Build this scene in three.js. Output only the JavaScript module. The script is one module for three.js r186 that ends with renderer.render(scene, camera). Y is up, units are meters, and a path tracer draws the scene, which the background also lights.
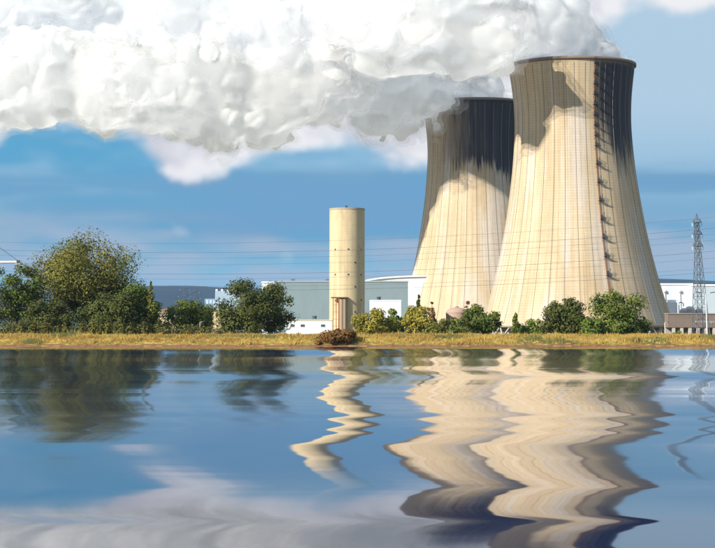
import * as THREE from 'three';
import { MarchingCubes } from 'three/addons/objects/MarchingCubes.js';
import { mergeGeometries, mergeVertices } from 'three/addons/utils/BufferGeometryUtils.js';

// ---------------------------------------------------------------- camera, sky, sun, exposure
const W = 715, H = 548, K = 1.7, F = 1000 * K, PITCH = 10 * Math.PI / 180, HORIZON = 325, EYE = 5;
const CY = HORIZON - F * Math.tan(PITCH);                 // row of the lens axis
const scene = new THREE.Scene();
const camera = new THREE.PerspectiveCamera(2 * Math.atan(H / 2 / F) * 180 / Math.PI, W / H, 0.5, 30000);
camera.position.set(0, EYE, 0);
camera.rotation.set(PITCH, 0, 0);
camera.setViewOffset(W, H, 0, H / 2 - CY, W, H);
camera.updateMatrixWorld();
const renderer = new THREE.WebGLRenderer({ antialias: true });
renderer.toneMapping = THREE.LinearToneMapping;
const EXPOSURE = 1.75;
renderer.toneMappingExposure = EXPOSURE;
renderer.shadowMap.enabled = true;
const SUN_AZ = 53 * Math.PI / 180, SUN_EL = 31 * Math.PI / 180;
const sunDir = new THREE.Vector3(-Math.sin(SUN_AZ) * Math.cos(SUN_EL), Math.sin(SUN_EL), Math.cos(SUN_AZ) * Math.cos(SUN_EL));
const sun = new THREE.DirectionalLight(new THREE.Color().setRGB(1, 0.945, 0.85), 4.7);
sun.name = 'sun';
sun.target.position.set(60, 40, -800);
sun.position.copy(sun.target.position).addScaledVector(sunDir, 900);
sun.castShadow = true;
Object.assign(sun.shadow.camera, { left: -620, right: 620, top: 420, bottom: -420, near: 10, far: 2400 });
sun.shadow.mapSize.set(4096, 4096);
scene.add(sun, sun.target);

// ---------------------------------------------------------------- numbers
function rng(seed) { let s = seed | 0; return () => { s = (s + 0x6d2b79f5) | 0; let t = Math.imul(s ^ (s >>> 15), 1 | s); t = (t + Math.imul(t ^ (t >>> 7), 61 | t)) ^ t; return ((t ^ (t >>> 14)) >>> 0) / 4294967296; }; }
const TAB = new Float32Array(65536); { const r = rng(77); for (let i = 0; i < 65536; i++) TAB[i] = r(); }
const hsh = (x, y, z) => TAB[((Math.imul(x, 73856093) ^ Math.imul(y, 19349663) ^ Math.imul(z, 83492791)) >>> 3) & 65535];
function vnoise(x, y, z) {
  const xi = Math.floor(x), yi = Math.floor(y), zi = Math.floor(z);
  let u = x - xi, v = y - yi, w = z - zi; u = u * u * (3 - 2 * u); v = v * v * (3 - 2 * v); w = w * w * (3 - 2 * w);
  const l = (a, b, t) => a + (b - a) * t;
  return l(l(l(hsh(xi, yi, zi), hsh(xi + 1, yi, zi), u), l(hsh(xi, yi + 1, zi), hsh(xi + 1, yi + 1, zi), u), v),
    l(l(hsh(xi, yi, zi + 1), hsh(xi + 1, yi, zi + 1), u), l(hsh(xi, yi + 1, zi + 1), hsh(xi + 1, yi + 1, zi + 1), u), v), w);
}
function fbm(x, y, z, o = 5) { let s = 0, a = 0.5, n = 0; for (let i = 0; i < o; i++) { s += a * vnoise(x, y, z); n += a; a *= 0.5; x = x * 2.03 + 11.3; y = y * 2.03 + 5.1; z = z * 2.03 + 7.7; } return s / n; }
const clamp = (x, a = 0, b = 1) => Math.min(b, Math.max(a, x));
const sstep = (a, b, x) => { const t = clamp((x - a) / (b - a)); return t * t * (3 - 2 * t); };
const lerp = (a, b, t) => a + (b - a) * t;
const mix3 = (a, b, t) => [lerp(a[0], b[0], t), lerp(a[1], b[1], t), lerp(a[2], b[2], t)];
const lin8 = (c) => { c /= 255; return c <= 0.04045 ? c / 12.92 : Math.pow((c + 0.055) / 1.055, 2.4); };
const rgb8 = (r, g, b) => [lin8(r), lin8(g), lin8(b)];
// a place on the upright plane K * depth metres ahead that stands at this direction of the lens; a pixel there is depth / 1000 metres wide
const CP = Math.cos(PITCH), SP = Math.sin(PITCH);
function at(px, py, depth) {
  const x = (px - W / 2) / F, y = -(py - CY) / F;
  const wy = y * CP + SP, wz = -CP + y * SP, k = depth * K / -wz;
  return new THREE.Vector3(x * k, EYE + wy * k, -depth * K);
}

// ---------------------------------------------------------------- sky: air and clouds
{
  const SW = 4096, SH = 2048, data = new Float32Array(SW * SH * 4);
  const deep = rgb8(92, 158, 196), low = rgb8(140, 192, 216), teal = rgb8(92, 166, 206), top = rgb8(104, 164, 204), white = rgb8(244, 243, 245), grey = rgb8(212, 212, 220), streak = rgb8(176, 188, 205), pale = rgb8(188, 212, 230);
  const k = 1 / EXPOSURE;
  const air = (j, i) => {
      const el = ((j + 0.5) / SH - 0.5) * 180, e = Math.max(el, 0) * K;
      if (el < -1) return low.map((q) => q * 0.6);
      const a = ((i + 0.5) / SW - 0.5) * 2 * Math.PI, az = a * 180 / Math.PI + 90;       // az 0 = straight ahead, right positive
      const azw = (az > 180 ? az - 360 : az) * K, ce = Math.cos(el * Math.PI / 180);
      const cx = Math.cos(a) * K, cz = Math.sin(a) * K, se = Math.sin(el * Math.PI / 180) * K;
      // clear air
      let c = mix3(low, deep, sstep(2.2, 6.0, e));
      c = mix3(c, teal, sstep(6.5, 9, e) * (1 - sstep(11, 15, e)));
      c = mix3(c, top, sstep(13, 22, e));
      // pale thin veil, patchy, thicker away to the right
      const v1 = fbm(cx * 5 + 3, se * 14, cz * 5, 5);
      const veil = sstep(2.5, 13, e) * sstep(0.36, 0.62, v1 + 0.36 * sstep(4, 13, azw) * (1 - sstep(60, 110, azw)) * (1 - sstep(20, 34, e)));
      c = mix3(c, pale, 0.85 * veil);
      // thin level bands low down
      const b1 = fbm(cx * 4 + 9, e * 0.55, cz * 4, 4), b2 = fbm(cx * 22, e * 1.6, cz * 22, 4);
      const band = sstep(0.38, 0.62, b1 * 0.75 + b2 * 0.3) * sstep(1.2, 3.2, e) * (1 - sstep(5.0, 7.0, e));
      c = mix3(c, streak, 0.75 * band);
      const slate = sstep(0.42, 0.62, fbm(cx * 3 + 31, e * 0.6 + 4, cz * 3, 4)) * sstep(4.5, 6, e) * (1 - sstep(7.5, 9.5, e));
      c = mix3(c, rgb8(76, 136, 180), 0.8 * slate);
      // heaped cloud above
      const n = fbm(cx * ce * 13 + 2.2, se * 17 + 1.3, cz * ce * 13, 6), big = fbm(cx * ce * 3.4 + 7, se * 4.2, cz * ce * 3.4 + 1, 3);
      const edge = 9.3 + 3.0 * (fbm(cx * 7 + 40, 3, cz * 7, 3) - 0.5) + 7 * sstep(5, 13, azw) * (1 - sstep(40, 80, azw));
      const cov = sstep(edge - 2.0, edge + 3.5, e) * (0.66 + 0.9 * (big - 0.42) + 0.3 * sstep(-60, -22, azw) * (1 - sstep(2, 16, azw))) * (1 - 0.5 * sstep(17, 25, e));
      const d = sstep(0.0, 0.24, n - 0.72 + cov * 0.75);
      if (d > 0) {
        const n2 = fbm(cx * ce * 13 + 2.35, se * 17 + 1.05, cz * ce * 13 - 0.1, 6);
        const bright = clamp(0.62 + (n - n2) * 4.2 + (big - 0.5) * 0.7);
        c = mix3(c, mix3(grey, white, bright), d * 0.96);
      }
      return c;
  };
  // one field throughout; sampled finely where there is fine detail to see, every fourth point elsewhere
  const put = (j, i, c) => { const o = (j * SW + ((i + SW) % SW)) * 4; for (let q = 0; q < 3; q++) data[o + q] = c[q] * k; data[o + 3] = 1; };
  const coarse = []; for (let J = 0; J <= SH / 4; J++) { const row = []; for (let I = 0; I <= SW / 4; I++) row.push(air(J * 4, (I * 4) % SW)); coarse.push(row); }
  for (let j = 0; j < SH; j++) for (let i = 0; i < SW; i++) {
    const el = (j / SH - 0.5) * 180, az = (i / SW - 0.5) * 360 + 90;
    if (el > -1.2 && el < 15 && Math.abs(az) < 17) { put(j, i, air(j, i)); continue; }
    const J = j >> 2, I = i >> 2, u = (i & 3) / 4, v = (j & 3) / 4;
    put(j, i, mix3(mix3(coarse[J][I], coarse[J][I + 1], u), mix3(coarse[J + 1][I], coarse[J + 1][I + 1], u), v));
  }
  const sky = new THREE.DataTexture(data, SW, SH, THREE.RGBAFormat, THREE.FloatType);
  sky.mapping = THREE.EquirectangularReflectionMapping; sky.magFilter = sky.minFilter = THREE.LinearFilter; sky.needsUpdate = true;
  scene.background = sky; scene.environment = sky;
}

// ---------------------------------------------------------------- building helpers
const names = new Map();
function numbered(n) { const k = names.get(n) ?? 0; names.set(n, k + 1); return k ? n + '_' + String(k).padStart(3, '0') : n; }
function shade(o) { o.castShadow = true; o.receiveShadow = true; return o; }
function part(name, geometry, material, parent) { const m = shade(new THREE.Mesh(geometry, material)); m.name = name; parent.add(m); return m; }
function thing(name, label, category, pos = [0, 0, 0], group) {
  const o = new THREE.Group(); o.name = numbered(name); o.userData = { label, category }; if (group) o.userData.group = group;
  o.position.set(...(pos.isVector3 ? pos.toArray() : pos)); scene.add(o); return o;
}
function setting(name, geometry, material) { const m = part(name, geometry, material, scene); m.userData.kind = 'structure'; return m; }
function box(w, h, d, x = 0, y = 0, z = 0) { return new THREE.BoxGeometry(w, h, d).translate(x, y + h / 2, z); }   // y is the underside
const UPV = new THREE.Vector3(0, 1, 0);
function bar(a, b, r0, r1 = r0, n = 5) {       // a tapered rod between two points
  const d = new THREE.Vector3().subVectors(b, a), L = d.length();
  const g = new THREE.CylinderGeometry(r1, r0, L, n, 1);
  g.applyQuaternion(new THREE.Quaternion().setFromUnitVectors(UPV, d.normalize()));
  return g.translate((a.x + b.x) / 2, (a.y + b.y) / 2, (a.z + b.z) / 2);
}
const V = (x, y, z) => new THREE.Vector3(x, y, z);
function mat(r, g, b, rough = 0.9, extra = {}) { return new THREE.MeshPhysicalMaterial({ color: new THREE.Color().setRGB(r, g, b), roughness: rough, ...extra }); }
function dataTex(w, h, fn, srgb, opts = {}) {
  const d = new Uint8Array(w * h * 4);
  const enc = (c) => srgb ? 255 * (c <= 0.0031308 ? 12.92 * c : 1.055 * Math.pow(c, 1 / 2.4) - 0.055) : 255 * c;
  for (let j = 0; j < h; j++) for (let i = 0; i < w; i++) { const c = fn(i, j), o = (j * w + i) * 4; for (let q = 0; q < 3; q++) d[o + q] = clamp(enc(clamp(c[q])), 0, 255); d[o + 3] = 255; }
  const t = new THREE.DataTexture(d, w, h, THREE.RGBAFormat);
  if (srgb) t.colorSpace = THREE.SRGBColorSpace;
  t.magFilter = THREE.LinearFilter; t.minFilter = THREE.LinearFilter; t.wrapS = t.wrapT = opts.wrap ?? THREE.RepeatWrapping; t.needsUpdate = true;
  return t;
}

// ---------------------------------------------------------------- the setting
const GROUND = -1.2;
// ground sheet
{
  const tex = dataTex(512, 512, (i, j) => { const n = fbm(i / 40, j / 40, 1, 5), f = vnoise(i / 2.5, j / 2.5, 4); return mix3([0.07, 0.075, 0.03], [0.19, 0.155, 0.07], clamp(n * 1.3 - 0.2 + (f - 0.5) * 0.35)); }, true);
  tex.repeat.set(200, 200);
  setting('ground', new THREE.PlaneGeometry(16000, 14000).rotateX(-Math.PI / 2).translate(0, GROUND, -4500), new THREE.MeshStandardMaterial({ map: tex, roughness: 1 }));
}
// levee: cross section swept along the river with an uneven face
const BANK = 238 * K;
function leveeY(x, t) { // t metres back from the water's edge -> height
  const crest = 2.42 + 0.16 * (fbm(x / 9, 2, 0, 3) - 0.5);
  if (t < 0) return t * 0.6;
  if (t < 7) { const u = t / 7; return crest * (0.55 * u + 0.45 * u * u * (3 - 2 * u)) + 0.22 * (fbm(x / 2.2, t / 2, 5, 3) - 0.5) * Math.sin(Math.PI * u); }
  if (t < 11) return crest;
  return Math.max(GROUND - 0.2, crest - (t - 11) * 0.5);
}
const edgeZ = (x) => -BANK - 1.6 * (fbm(x / 14, 8, 0, 4) - 0.5);
{
  const ts = [-2, -0.6, 0, 0.4, 0.8, 1.3, 1.9, 2.6, 3.3, 4, 4.7, 5.4, 6.2, 7, 9, 11, 14, 19], nx = 900, x0 = -450, pos = [], uv = [], idx = [];
  for (let i = 0; i <= nx; i++) { const x = x0 + i; ts.forEach((t) => { pos.push(x, leveeY(x, t), edgeZ(x) - t); uv.push(x / 12, t / 12); }); }
  const m = ts.length;
  for (let i = 0; i < nx; i++) for (let j = 0; j < m - 1; j++) { const a = i * m + j, b = a + m; idx.push(a, b, a + 1, b, b + 1, a + 1); }
  const g = new THREE.BufferGeometry(); g.setAttribute('position', new THREE.Float32BufferAttribute(pos, 3)); g.setAttribute('uv', new THREE.Float32BufferAttribute(uv, 2)); g.setIndex(idx); g.computeVertexNormals();
  const tex = dataTex(1024, 512, (i, j) => {
    const x = i / 1024 * 12, t = j / 512 * 12, n = fbm(x * 1.2, t * 1.2, 3, 5), f = vnoise(i / 3, j / 3, 9);
    const straw = mix3([0.28, 0.19, 0.035], [0.44, 0.32, 0.07], clamp(n * 1.6 - 0.4 + (f - 0.5) * 0.6));
    const soil = mix3([0.10, 0.045, 0.018], [0.24, 0.115, 0.04], clamp(n * 1.6 - 0.3 + (f - 0.5) * 0.5));
    const weedy = mix3(straw, [0.13, 0.135, 0.03], 0.75 * sstep(0.5, 0.66, fbm(x * 0.7 + 20, t * 0.5, 6, 4)));
    return mix3(soil, weedy, sstep(1.2, 2.6, t + 3.4 * (n - 0.5)));           // bare earth by the water, dry grass above
  }, true, { wrap: THREE.MirroredRepeatWrapping });
  setting('river_bank', g, new THREE.MeshStandardMaterial({ map: tex, roughness: 1 }));
}
// water: level sheet, long crossing wavelets as relief
{
  const X0 = -400, X1 = 400, Z0 = 60, Z1 = -242 * K;
  // lean of the surface against distance: how the wavelets lie one behind the other (metres ahead, lean sideways, lean towards this shore)
  const rows = [[349, -4], [354, 5], [359.6, -7], [364, -2], [369.3, -12], [373, 6], [377, 19], [381, 6], [384, 0], [391, -11], [394, -6], [397.7, -13], [402.6, -2], [407.5, 8], [411, 8], [415, 25], [418.8, -2], [424.7, 19], [429.6, -2], [432.5, 13], [436.4, -9], [440.3, -21], [445, -50], [449, -50], [453, -44], [458, -30], [461, -34], [464, -31], [469, -22], [476, -10], [482, 6], [486, 14], [491, -8], [497, -24], [508, -33], [514, -27], [521, 17], [527, -8], [534, -24], [545, -30], [560, 10], [580, -30], [620, 20]];
  const wave = rows.map(([y, dx]) => { const p = at(W / 2, y, 1), dist = EYE / (EYE - p.y); return [dist, -dx / (2 * (y - HORIZON)) * 1.0]; }).sort((a, b) => a[0] - b[0]);
  const leanX = (dist) => { if (dist <= wave[0][0]) return wave[0][1]; for (let i = 1; i < wave.length; i++) if (dist < wave[i][0]) { const [d0, a] = wave[i - 1], [d1, b] = wave[i]; const t = (dist - d0) / (d1 - d0); return lerp(a, b, t * t * (3 - 2 * t)); } return 0; };
  const TW = 512, TH = 2048, d = new Float32Array(TW * TH * 4);
  for (let j = 0; j < TH; j++) {
    const z = lerp(Z0, Z1, (j + 0.5) / TH), dist = -z / K;      // distances and slopes below are for K = 1
    for (let i = 0; i < TW; i++) {
      const x = lerp(X0, X1, (i + 0.5) / TW), o = (j * TW + i) * 4;
      const wob = 1.1 * (fbm(x / 30, dist / 14, 2, 3) - 0.5);
      let nx = dist > 16 ? leanX(dist + wob * Math.min(1, dist / 60)) : 0.08 * Math.sin(dist * 0.9);
      nx *= lerp(0.4, 1, sstep(-24, -4, x)) * lerp(1, 0.4, sstep(30, 50, x)) * (0.92 + 0.3 * (fbm(x / 40, dist / 8, 12, 2) - 0.5));
      nx += 0.06 * (vnoise(x / 26, dist / 1.6, 31) - 0.5) * sstep(30, 90, dist);
      let nz = 0.026 * (1 - sstep(21, 32, dist)) + 0.003 * sstep(60, 80, dist) + 0.006 * sstep(90, 160, dist) + 0.03 * sstep(150, 200, dist) + clamp(x / 40, -0.28, 0.24) * nx;   // the wavelets bend round, away from the middle of the reach; short chop by the far shore
      nz += 0.008 * (vnoise(x / 34, dist / 2.2, 51) - 0.5) * sstep(28, 70, dist) + 0.006 * (vnoise(x / 12, dist / 0.9, 71) - 0.5) * sstep(28, 70, dist) + 0.004 * (vnoise(x / 6, dist / 0.35, 91) - 0.5);
      nz = Math.max(nz, lerp(-0.02, -0.002, sstep(45, 70, dist))) / K;
      const L = 1 / Math.hypot(nx, nz, 1);
      d[o] = nx * L * 0.5 + 0.5; d[o + 1] = -nz * L * 0.5 + 0.5; d[o + 2] = L * 0.5 + 0.5; d[o + 3] = 1;
    }
  }
  const nm = new THREE.DataTexture(d, TW, TH, THREE.RGBAFormat, THREE.FloatType); nm.magFilter = nm.minFilter = THREE.LinearFilter; nm.wrapS = nm.wrapT = THREE.ClampToEdgeWrapping; nm.needsUpdate = true;
  const g = new THREE.PlaneGeometry(X1 - X0, Z0 - Z1, 8, 8).rotateX(-Math.PI / 2).translate(0, 0, (Z0 + Z1) / 2);
  setting('river_water', g, new THREE.MeshPhysicalMaterial({ color: new THREE.Color().setRGB(0.002, 0.009, 0.045), roughness: 0.06, ior: 1.45, normalMap: nm }));
}
// far hills
{
  const D = 4600 * K, nx = 240, nt = 14, pos = [], idx = [], col = [];
  for (let i = 0; i <= nx; i++) {
    const x = -5200 + 10400 * i / nx, px = W / 2 + x / D * F;
    const crest = lerp(204, 246, sstep(230, 640, px)) + 44 * (fbm(x / 500, 3, 1, 5) - 0.5) - 60 * sstep(1200, 4200, Math.abs(x));
    for (let j = 0; j <= nt; j++) {
      const u = j / nt, y = crest * Math.sin(u * Math.PI / 2) ** 0.9 + (j ? 10 * (fbm(x / 160, u * 6, 4, 3) - 0.5) * (1 - u) : -6);
      pos.push(x, y + GROUND, -D - 1500 * u);
      const n = fbm(x / 120, u * 9, 7, 4); col.push(...mix3([0.006, 0.017, 0.016], [0.018, 0.034, 0.028], n));
    }
  }
  for (let i = 0; i < nx; i++) for (let j = 0; j < nt; j++) { const m = nt + 1, a = i * m + j, b = a + m; idx.push(a, b, a + 1, b, b + 1, a + 1); }
  const g = new THREE.BufferGeometry(); g.setAttribute('position', new THREE.Float32BufferAttribute(pos, 3)); g.setAttribute('color', new THREE.Float32BufferAttribute(col, 3)); g.setIndex(idx); g.computeVertexNormals();
  setting('hills', g, new THREE.MeshStandardMaterial({ vertexColors: true, roughness: 1 }));
}

// ---------------------------------------------------------------- cooling towers
// radius against height, as shares of the front tower's height (legs included)
const TH_ = 149.5, LEG = 5.2;
const prof = [[0, 53.2], [0.035, 52.4], [0.10, 49.2], [0.20, 45.0], [0.30, 41.4], [0.40, 38.4], [0.50, 36.0], [0.60, 34.0], [0.70, 32.7], [0.78, 32.2], [0.86, 32.6], [0.93, 33.7], [1, 35.2]];
const profC = new THREE.CatmullRomCurve3(prof.map(([t, r]) => V(r, t * TH_, 0)));
const profPts = profC.getPoints(120);
function radiusAt(y) { for (let i = 1; i < profPts.length; i++) if (profPts[i].y >= y) { const a = profPts[i - 1], b = profPts[i]; return lerp(a.x, b.x, (y - a.y) / (b.y - a.y)); } return profPts[120].x; }
const NRIB = 36;
function concreteMap(seed, stainShade) {            // u round the tower (0.5 = towards the river), v = height
  return dataTex(2048, 1024, (i, j) => {
    const u = i / 2048, v = j / 1024, a = u * 2 * Math.PI, y = v * TH_, cx = Math.cos(a) * 6, cz = Math.sin(a) * 6;
    const deg = (u - 0.5) * 360;
    const n = fbm(cx * 1.2 + seed, v * 5, cz * 1.2, 5), streak = fbm(cx * 9 + seed, v * 2.2, cz * 9, 4), fine = vnoise(i / 2.2, j / 2.2, seed);
    let c = mix3([0.46, 0.345, 0.205], [0.57, 0.46, 0.315], clamp(n * 1.5 - 0.25));
    c = mix3(c, [0.56, 0.50, 0.45], 0.65 * sstep(0.5, 0.68, fbm(cx * 0.8 + 9, v * 3 + seed, cz * 0.8, 3)));
    const run = fbm(cx * 20 + seed, v * 1.3, cz * 20, 3); const k = 0.9 + 0.3 * (streak - 0.5) + 0.12 * (fine - 0.5) - 0.14 * sstep(0.55, 0.7, run);
    c = c.map((q) => q * k);
    // panels cast one by one: each a touch lighter or darker
    const lift = Math.floor(y / 1.45), pan = Math.floor(u * NRIB);
    c = c.map((q) => q * (0.97 + 0.06 * hsh(lift, pan, seed | 0)));
    const line = Math.abs(y / 1.45 - lift - 0.5) > 0.40 ? 0.86 : 1;         // joint between lifts
    c = c.map((q) => q * line);
    // rusty runs under the rib joints
    const rib = Math.abs(u * NRIB - Math.round(u * NRIB));
    if (rib < 0.10) c = mix3(c, [0.33, 0.23, 0.13], 0.35 * sstep(0.40, 0.62, fbm(v * 10, pan * 3.1, seed, 4)));
    // soot and algae, with some plume shadow painted into the same dark patches
    const s = stainShade(deg, y, fbm(cx * 6 + seed, v * 14, cz * 6, 5), streak);
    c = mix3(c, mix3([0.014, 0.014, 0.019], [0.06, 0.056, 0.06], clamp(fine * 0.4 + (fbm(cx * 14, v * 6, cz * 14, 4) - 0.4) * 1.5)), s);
    return c;
  }, true);
}
function revolve(points, a0, a1, n, inward) {   // lathe with u running once round, v over the height
  const pos = [], uv = [], idx = [];
  for (let i = 0; i <= n; i++) { const a = a0 + (a1 - a0) * i / n; for (const p of points) { pos.push(Math.sin(a) * p.x, p.y, Math.cos(a) * p.x); uv.push((a + Math.PI) / (2 * Math.PI), p.y / TH_); } }
  const m = points.length;
  for (let i = 0; i < n; i++) for (let j = 0; j < m - 1; j++) { const a = i * m + j, b = a + m; if (inward) idx.push(a, a + 1, b, b, a + 1, b + 1); else idx.push(a, b, a + 1, b, b + 1, a + 1); }
  const g = new THREE.BufferGeometry(); g.setAttribute('position', new THREE.Float32BufferAttribute(pos, 3)); g.setAttribute('uv', new THREE.Float32BufferAttribute(uv, 2)); g.setIndex(idx); g.computeVertexNormals();
  return g;
}
const ribMat = mat(0.22, 0.19, 0.155), legMat = mat(0.36, 0.31, 0.25), fillMat = mat(0.30, 0.28, 0.25, 0.95), rimMat = mat(0.17, 0.13, 0.10);
let ribGeo, legGeoA, legGeoB;
function coolingTower(label, pos, map) {
  const t = thing('cooling_tower', label, 'cooling tower', pos, 'cooling towers');
  const bump = dataTex(4, 512, (i, j) => { const f = (j / 512 * 8) % 1; return Array(3).fill(f > 0.9 || f < 0.06 ? 0 : 1); }, false); bump.repeat.set(1, TH_ / 1.45 / 8);
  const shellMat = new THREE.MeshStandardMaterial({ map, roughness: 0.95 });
  const out = profPts.filter((p) => p.y >= LEG);
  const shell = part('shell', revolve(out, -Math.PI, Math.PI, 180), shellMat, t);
  const inner = [...out].map((p) => V(p.x - lerp(0.9, 0.5, p.y / TH_), p.y, 0));
  part('inner_face', revolve(inner, -Math.PI, Math.PI, 120, true), mat(0.2, 0.19, 0.18), shell);
  const o = out[out.length - 1], lo = out[0];
  part('rim', revolve([V(o.x - 0.6, o.y - 0.9, 0), V(o.x + 0.02, o.y - 1.6, 0), V(o.x + 0.75, o.y - 1.25, 0), V(o.x + 0.8, o.y + 0.15, 0), V(o.x - 0.7, o.y + 0.15, 0), V(o.x - 0.6, o.y - 0.9, 0)], -Math.PI, Math.PI, 180), rimMat, t);
  part('lintel', revolve([V(lo.x - 1.2, LEG + 0.9, 0), V(lo.x - 1.2, LEG - 0.25, 0), V(lo.x + 0.35, LEG - 0.25, 0), V(lo.x + 0.2, LEG + 0.9, 0)], -Math.PI, Math.PI, 180), legMat, t);
  if (!ribGeo) {
    const pts = profPts.filter((p, i) => p.y >= LEG + 0.9 && p.y <= TH_ - 1.2 && i % 3 === 0), pos2 = [], idx = [], w = 0.10, h = 0.13;
    pts.forEach((p) => { for (const [dx, dz] of [[-w, -0.05], [-w, h], [w, h], [w, -0.05]]) pos2.push(dx, p.y, p.x + dz); });
    for (let i = 0; i < pts.length - 1; i++) for (let q = 0; q < 3; q++) { const a = i * 4 + q, b = a + 4; idx.push(a, a + 1, b, a + 1, b + 1, b); }
    const g = new THREE.BufferGeometry(); g.setAttribute('position', new THREE.Float32BufferAttribute(pos2, 3)); g.setIndex(idx); ribGeo = g.toNonIndexed(); ribGeo.computeVertexNormals();
    const st = 2 * Math.PI / 40 / 2 * 53;
    legGeoA = bar(V(-0.12, 0, 53.6), V(st * 0.9, LEG - 0.2, lo.x - 0.4), 0.5, 0.42, 8);
    legGeoB = bar(V(0.12, 0, 53.6), V(-st * 0.9, LEG - 0.2, lo.x - 0.4), 0.5, 0.42, 8);
  }
  for (let i = 0; i < NRIB; i++) part('rib', ribGeo, ribMat, t).rotation.y = (i + 0.5) * 2 * Math.PI / NRIB;
  for (let i = 0; i < 40; i++) { const a = i * 2 * Math.PI / 40; part('leg', legGeoA, legMat, t).rotation.y = a; part('leg', legGeoB, legMat, t).rotation.y = a; }
  part('basin_wall', revolve([V(55.5, -0.2, 0), V(55.5, 0.9, 0), V(54.9, 0.9, 0), V(54.9, -0.2, 0)], -Math.PI, Math.PI, 120), legMat, t);
  part('cooling_fill', new THREE.CylinderGeometry(48.5, 48.5, LEG + 1.4, 80, 1, true).translate(0, (LEG + 1.4) / 2 - 0.1, 0), fillMat, t);
  return t;
}
const front = at(577.2, 329, 555); front.y = GROUND;
const rear = at(479, 329, 655); rear.y = GROUND;
const stainShadeFront = (deg, y, n, s) => {
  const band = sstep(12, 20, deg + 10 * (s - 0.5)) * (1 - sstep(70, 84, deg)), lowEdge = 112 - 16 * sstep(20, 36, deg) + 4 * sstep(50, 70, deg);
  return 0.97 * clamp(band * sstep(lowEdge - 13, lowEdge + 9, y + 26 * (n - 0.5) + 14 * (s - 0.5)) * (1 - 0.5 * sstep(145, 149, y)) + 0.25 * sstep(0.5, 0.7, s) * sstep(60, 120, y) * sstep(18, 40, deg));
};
const stainShadeRear = (deg, y, n, s) => {
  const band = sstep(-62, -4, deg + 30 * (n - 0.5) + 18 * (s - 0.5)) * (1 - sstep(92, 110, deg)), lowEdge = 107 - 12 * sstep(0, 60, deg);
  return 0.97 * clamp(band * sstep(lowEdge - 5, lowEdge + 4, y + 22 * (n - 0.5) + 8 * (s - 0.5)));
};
const towerFront = coolingTower('nearer, larger cooling tower with a ladder line up its face', front, concreteMap(3.1, stainShadeFront));
coolingTower('farther cooling tower, partly hidden behind the nearer one', rear, concreteMap(8.7, stainShadeRear));
// ladder and landings up the front tower
{
  const A = 14 * Math.PI / 180, rustM = mat(0.30, 0.15, 0.06), steelM = mat(0.045, 0.04, 0.042, 0.7);
  const g = new THREE.Group(); g.name = 'ladder_run'; towerFront.add(g); g.rotation.y = A;
  const ys = []; for (let y = 12; y < 148; y += y < 98 ? 9.9 : 5.6) ys.push(y);
  // rusted backing strip and ladder rails, following the curve of the wall
  const strip = (w, off, thick) => { const gs = []; for (let i = 0; i < 46; i++) { const y0 = 8 + i * 3.07, y1 = y0 + 3.07; const a = V(0, y0, radiusAt(y0) + off), b = V(0, y1, radiusAt(y1) + off); const d = b.clone().sub(a), bx = new THREE.BoxGeometry(w, d.length(), thick); bx.applyQuaternion(new THREE.Quaternion().setFromUnitVectors(UPV, d.clone().normalize())); gs.push(bx.translate(0, (a.y + b.y) / 2, (a.z + b.z) / 2)); } return mergeGeometries(gs); };
  part('cable_duct', strip(0.75, 0.12, 0.3), rustM, g);
  part('ladder_rail', strip(0.09, 0.95, 0.09).translate(0.25, 0, 0), steelM, g);
  part('ladder_rail', strip(0.09, 0.95, 0.09).translate(-0.25, 0, 0), steelM, g);
  const L = [];
  L.push(box(2.6, 0.14, 2.2, 0.5, 0, 1.2), box(2.6, 0.07, 0.07, 0.5, 1.15, 2.25), box(2.6, 0.07, 0.07, 0.5, 0.6, 2.25), box(0.07, 0.07, 2.0, 1.77, 1.15, 1.2), box(0.07, 0.07, 2.0, -0.77, 1.15, 1.2));
  for (const x of [-0.75, 0.1, 0.95, 1.75]) L.push(box(0.08, 1.2, 0.08, x, 0.05, 2.25));
  for (const x of [-0.6, 1.6]) L.push(bar(V(x, 0, 2.1), V(x, -1.9, 0.1), 0.08));
  for (let k = 0; k < 4; k++) L.push(new THREE.TorusGeometry(0.48, 0.05, 4, 12).rotateX(Math.PI / 2).translate(1.3, 1.4 + k * 0.7, 0.85));   // cage hoops
  for (let k = 0; k < 5; k++) { const a = Math.PI * k / 4; L.push(bar(V(1.3 + 0.48 * Math.cos(a), 0.1, 0.85 + 0.48 * Math.sin(a)), V(1.3 + 0.48 * Math.cos(a), 3.6, 0.85 + 0.48 * Math.sin(a)), 0.035)); }
  L.push(box(0.9, 2.2, 0.7, 0.2, 0.1, 0.6));
  const LG = mergeGeometries(L.map((q) => q.index ? q.toNonIndexed() : q));
  for (const y of ys) part('landing', LG, steelM, g).position.set(0, y, radiusAt(y));
}

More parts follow.
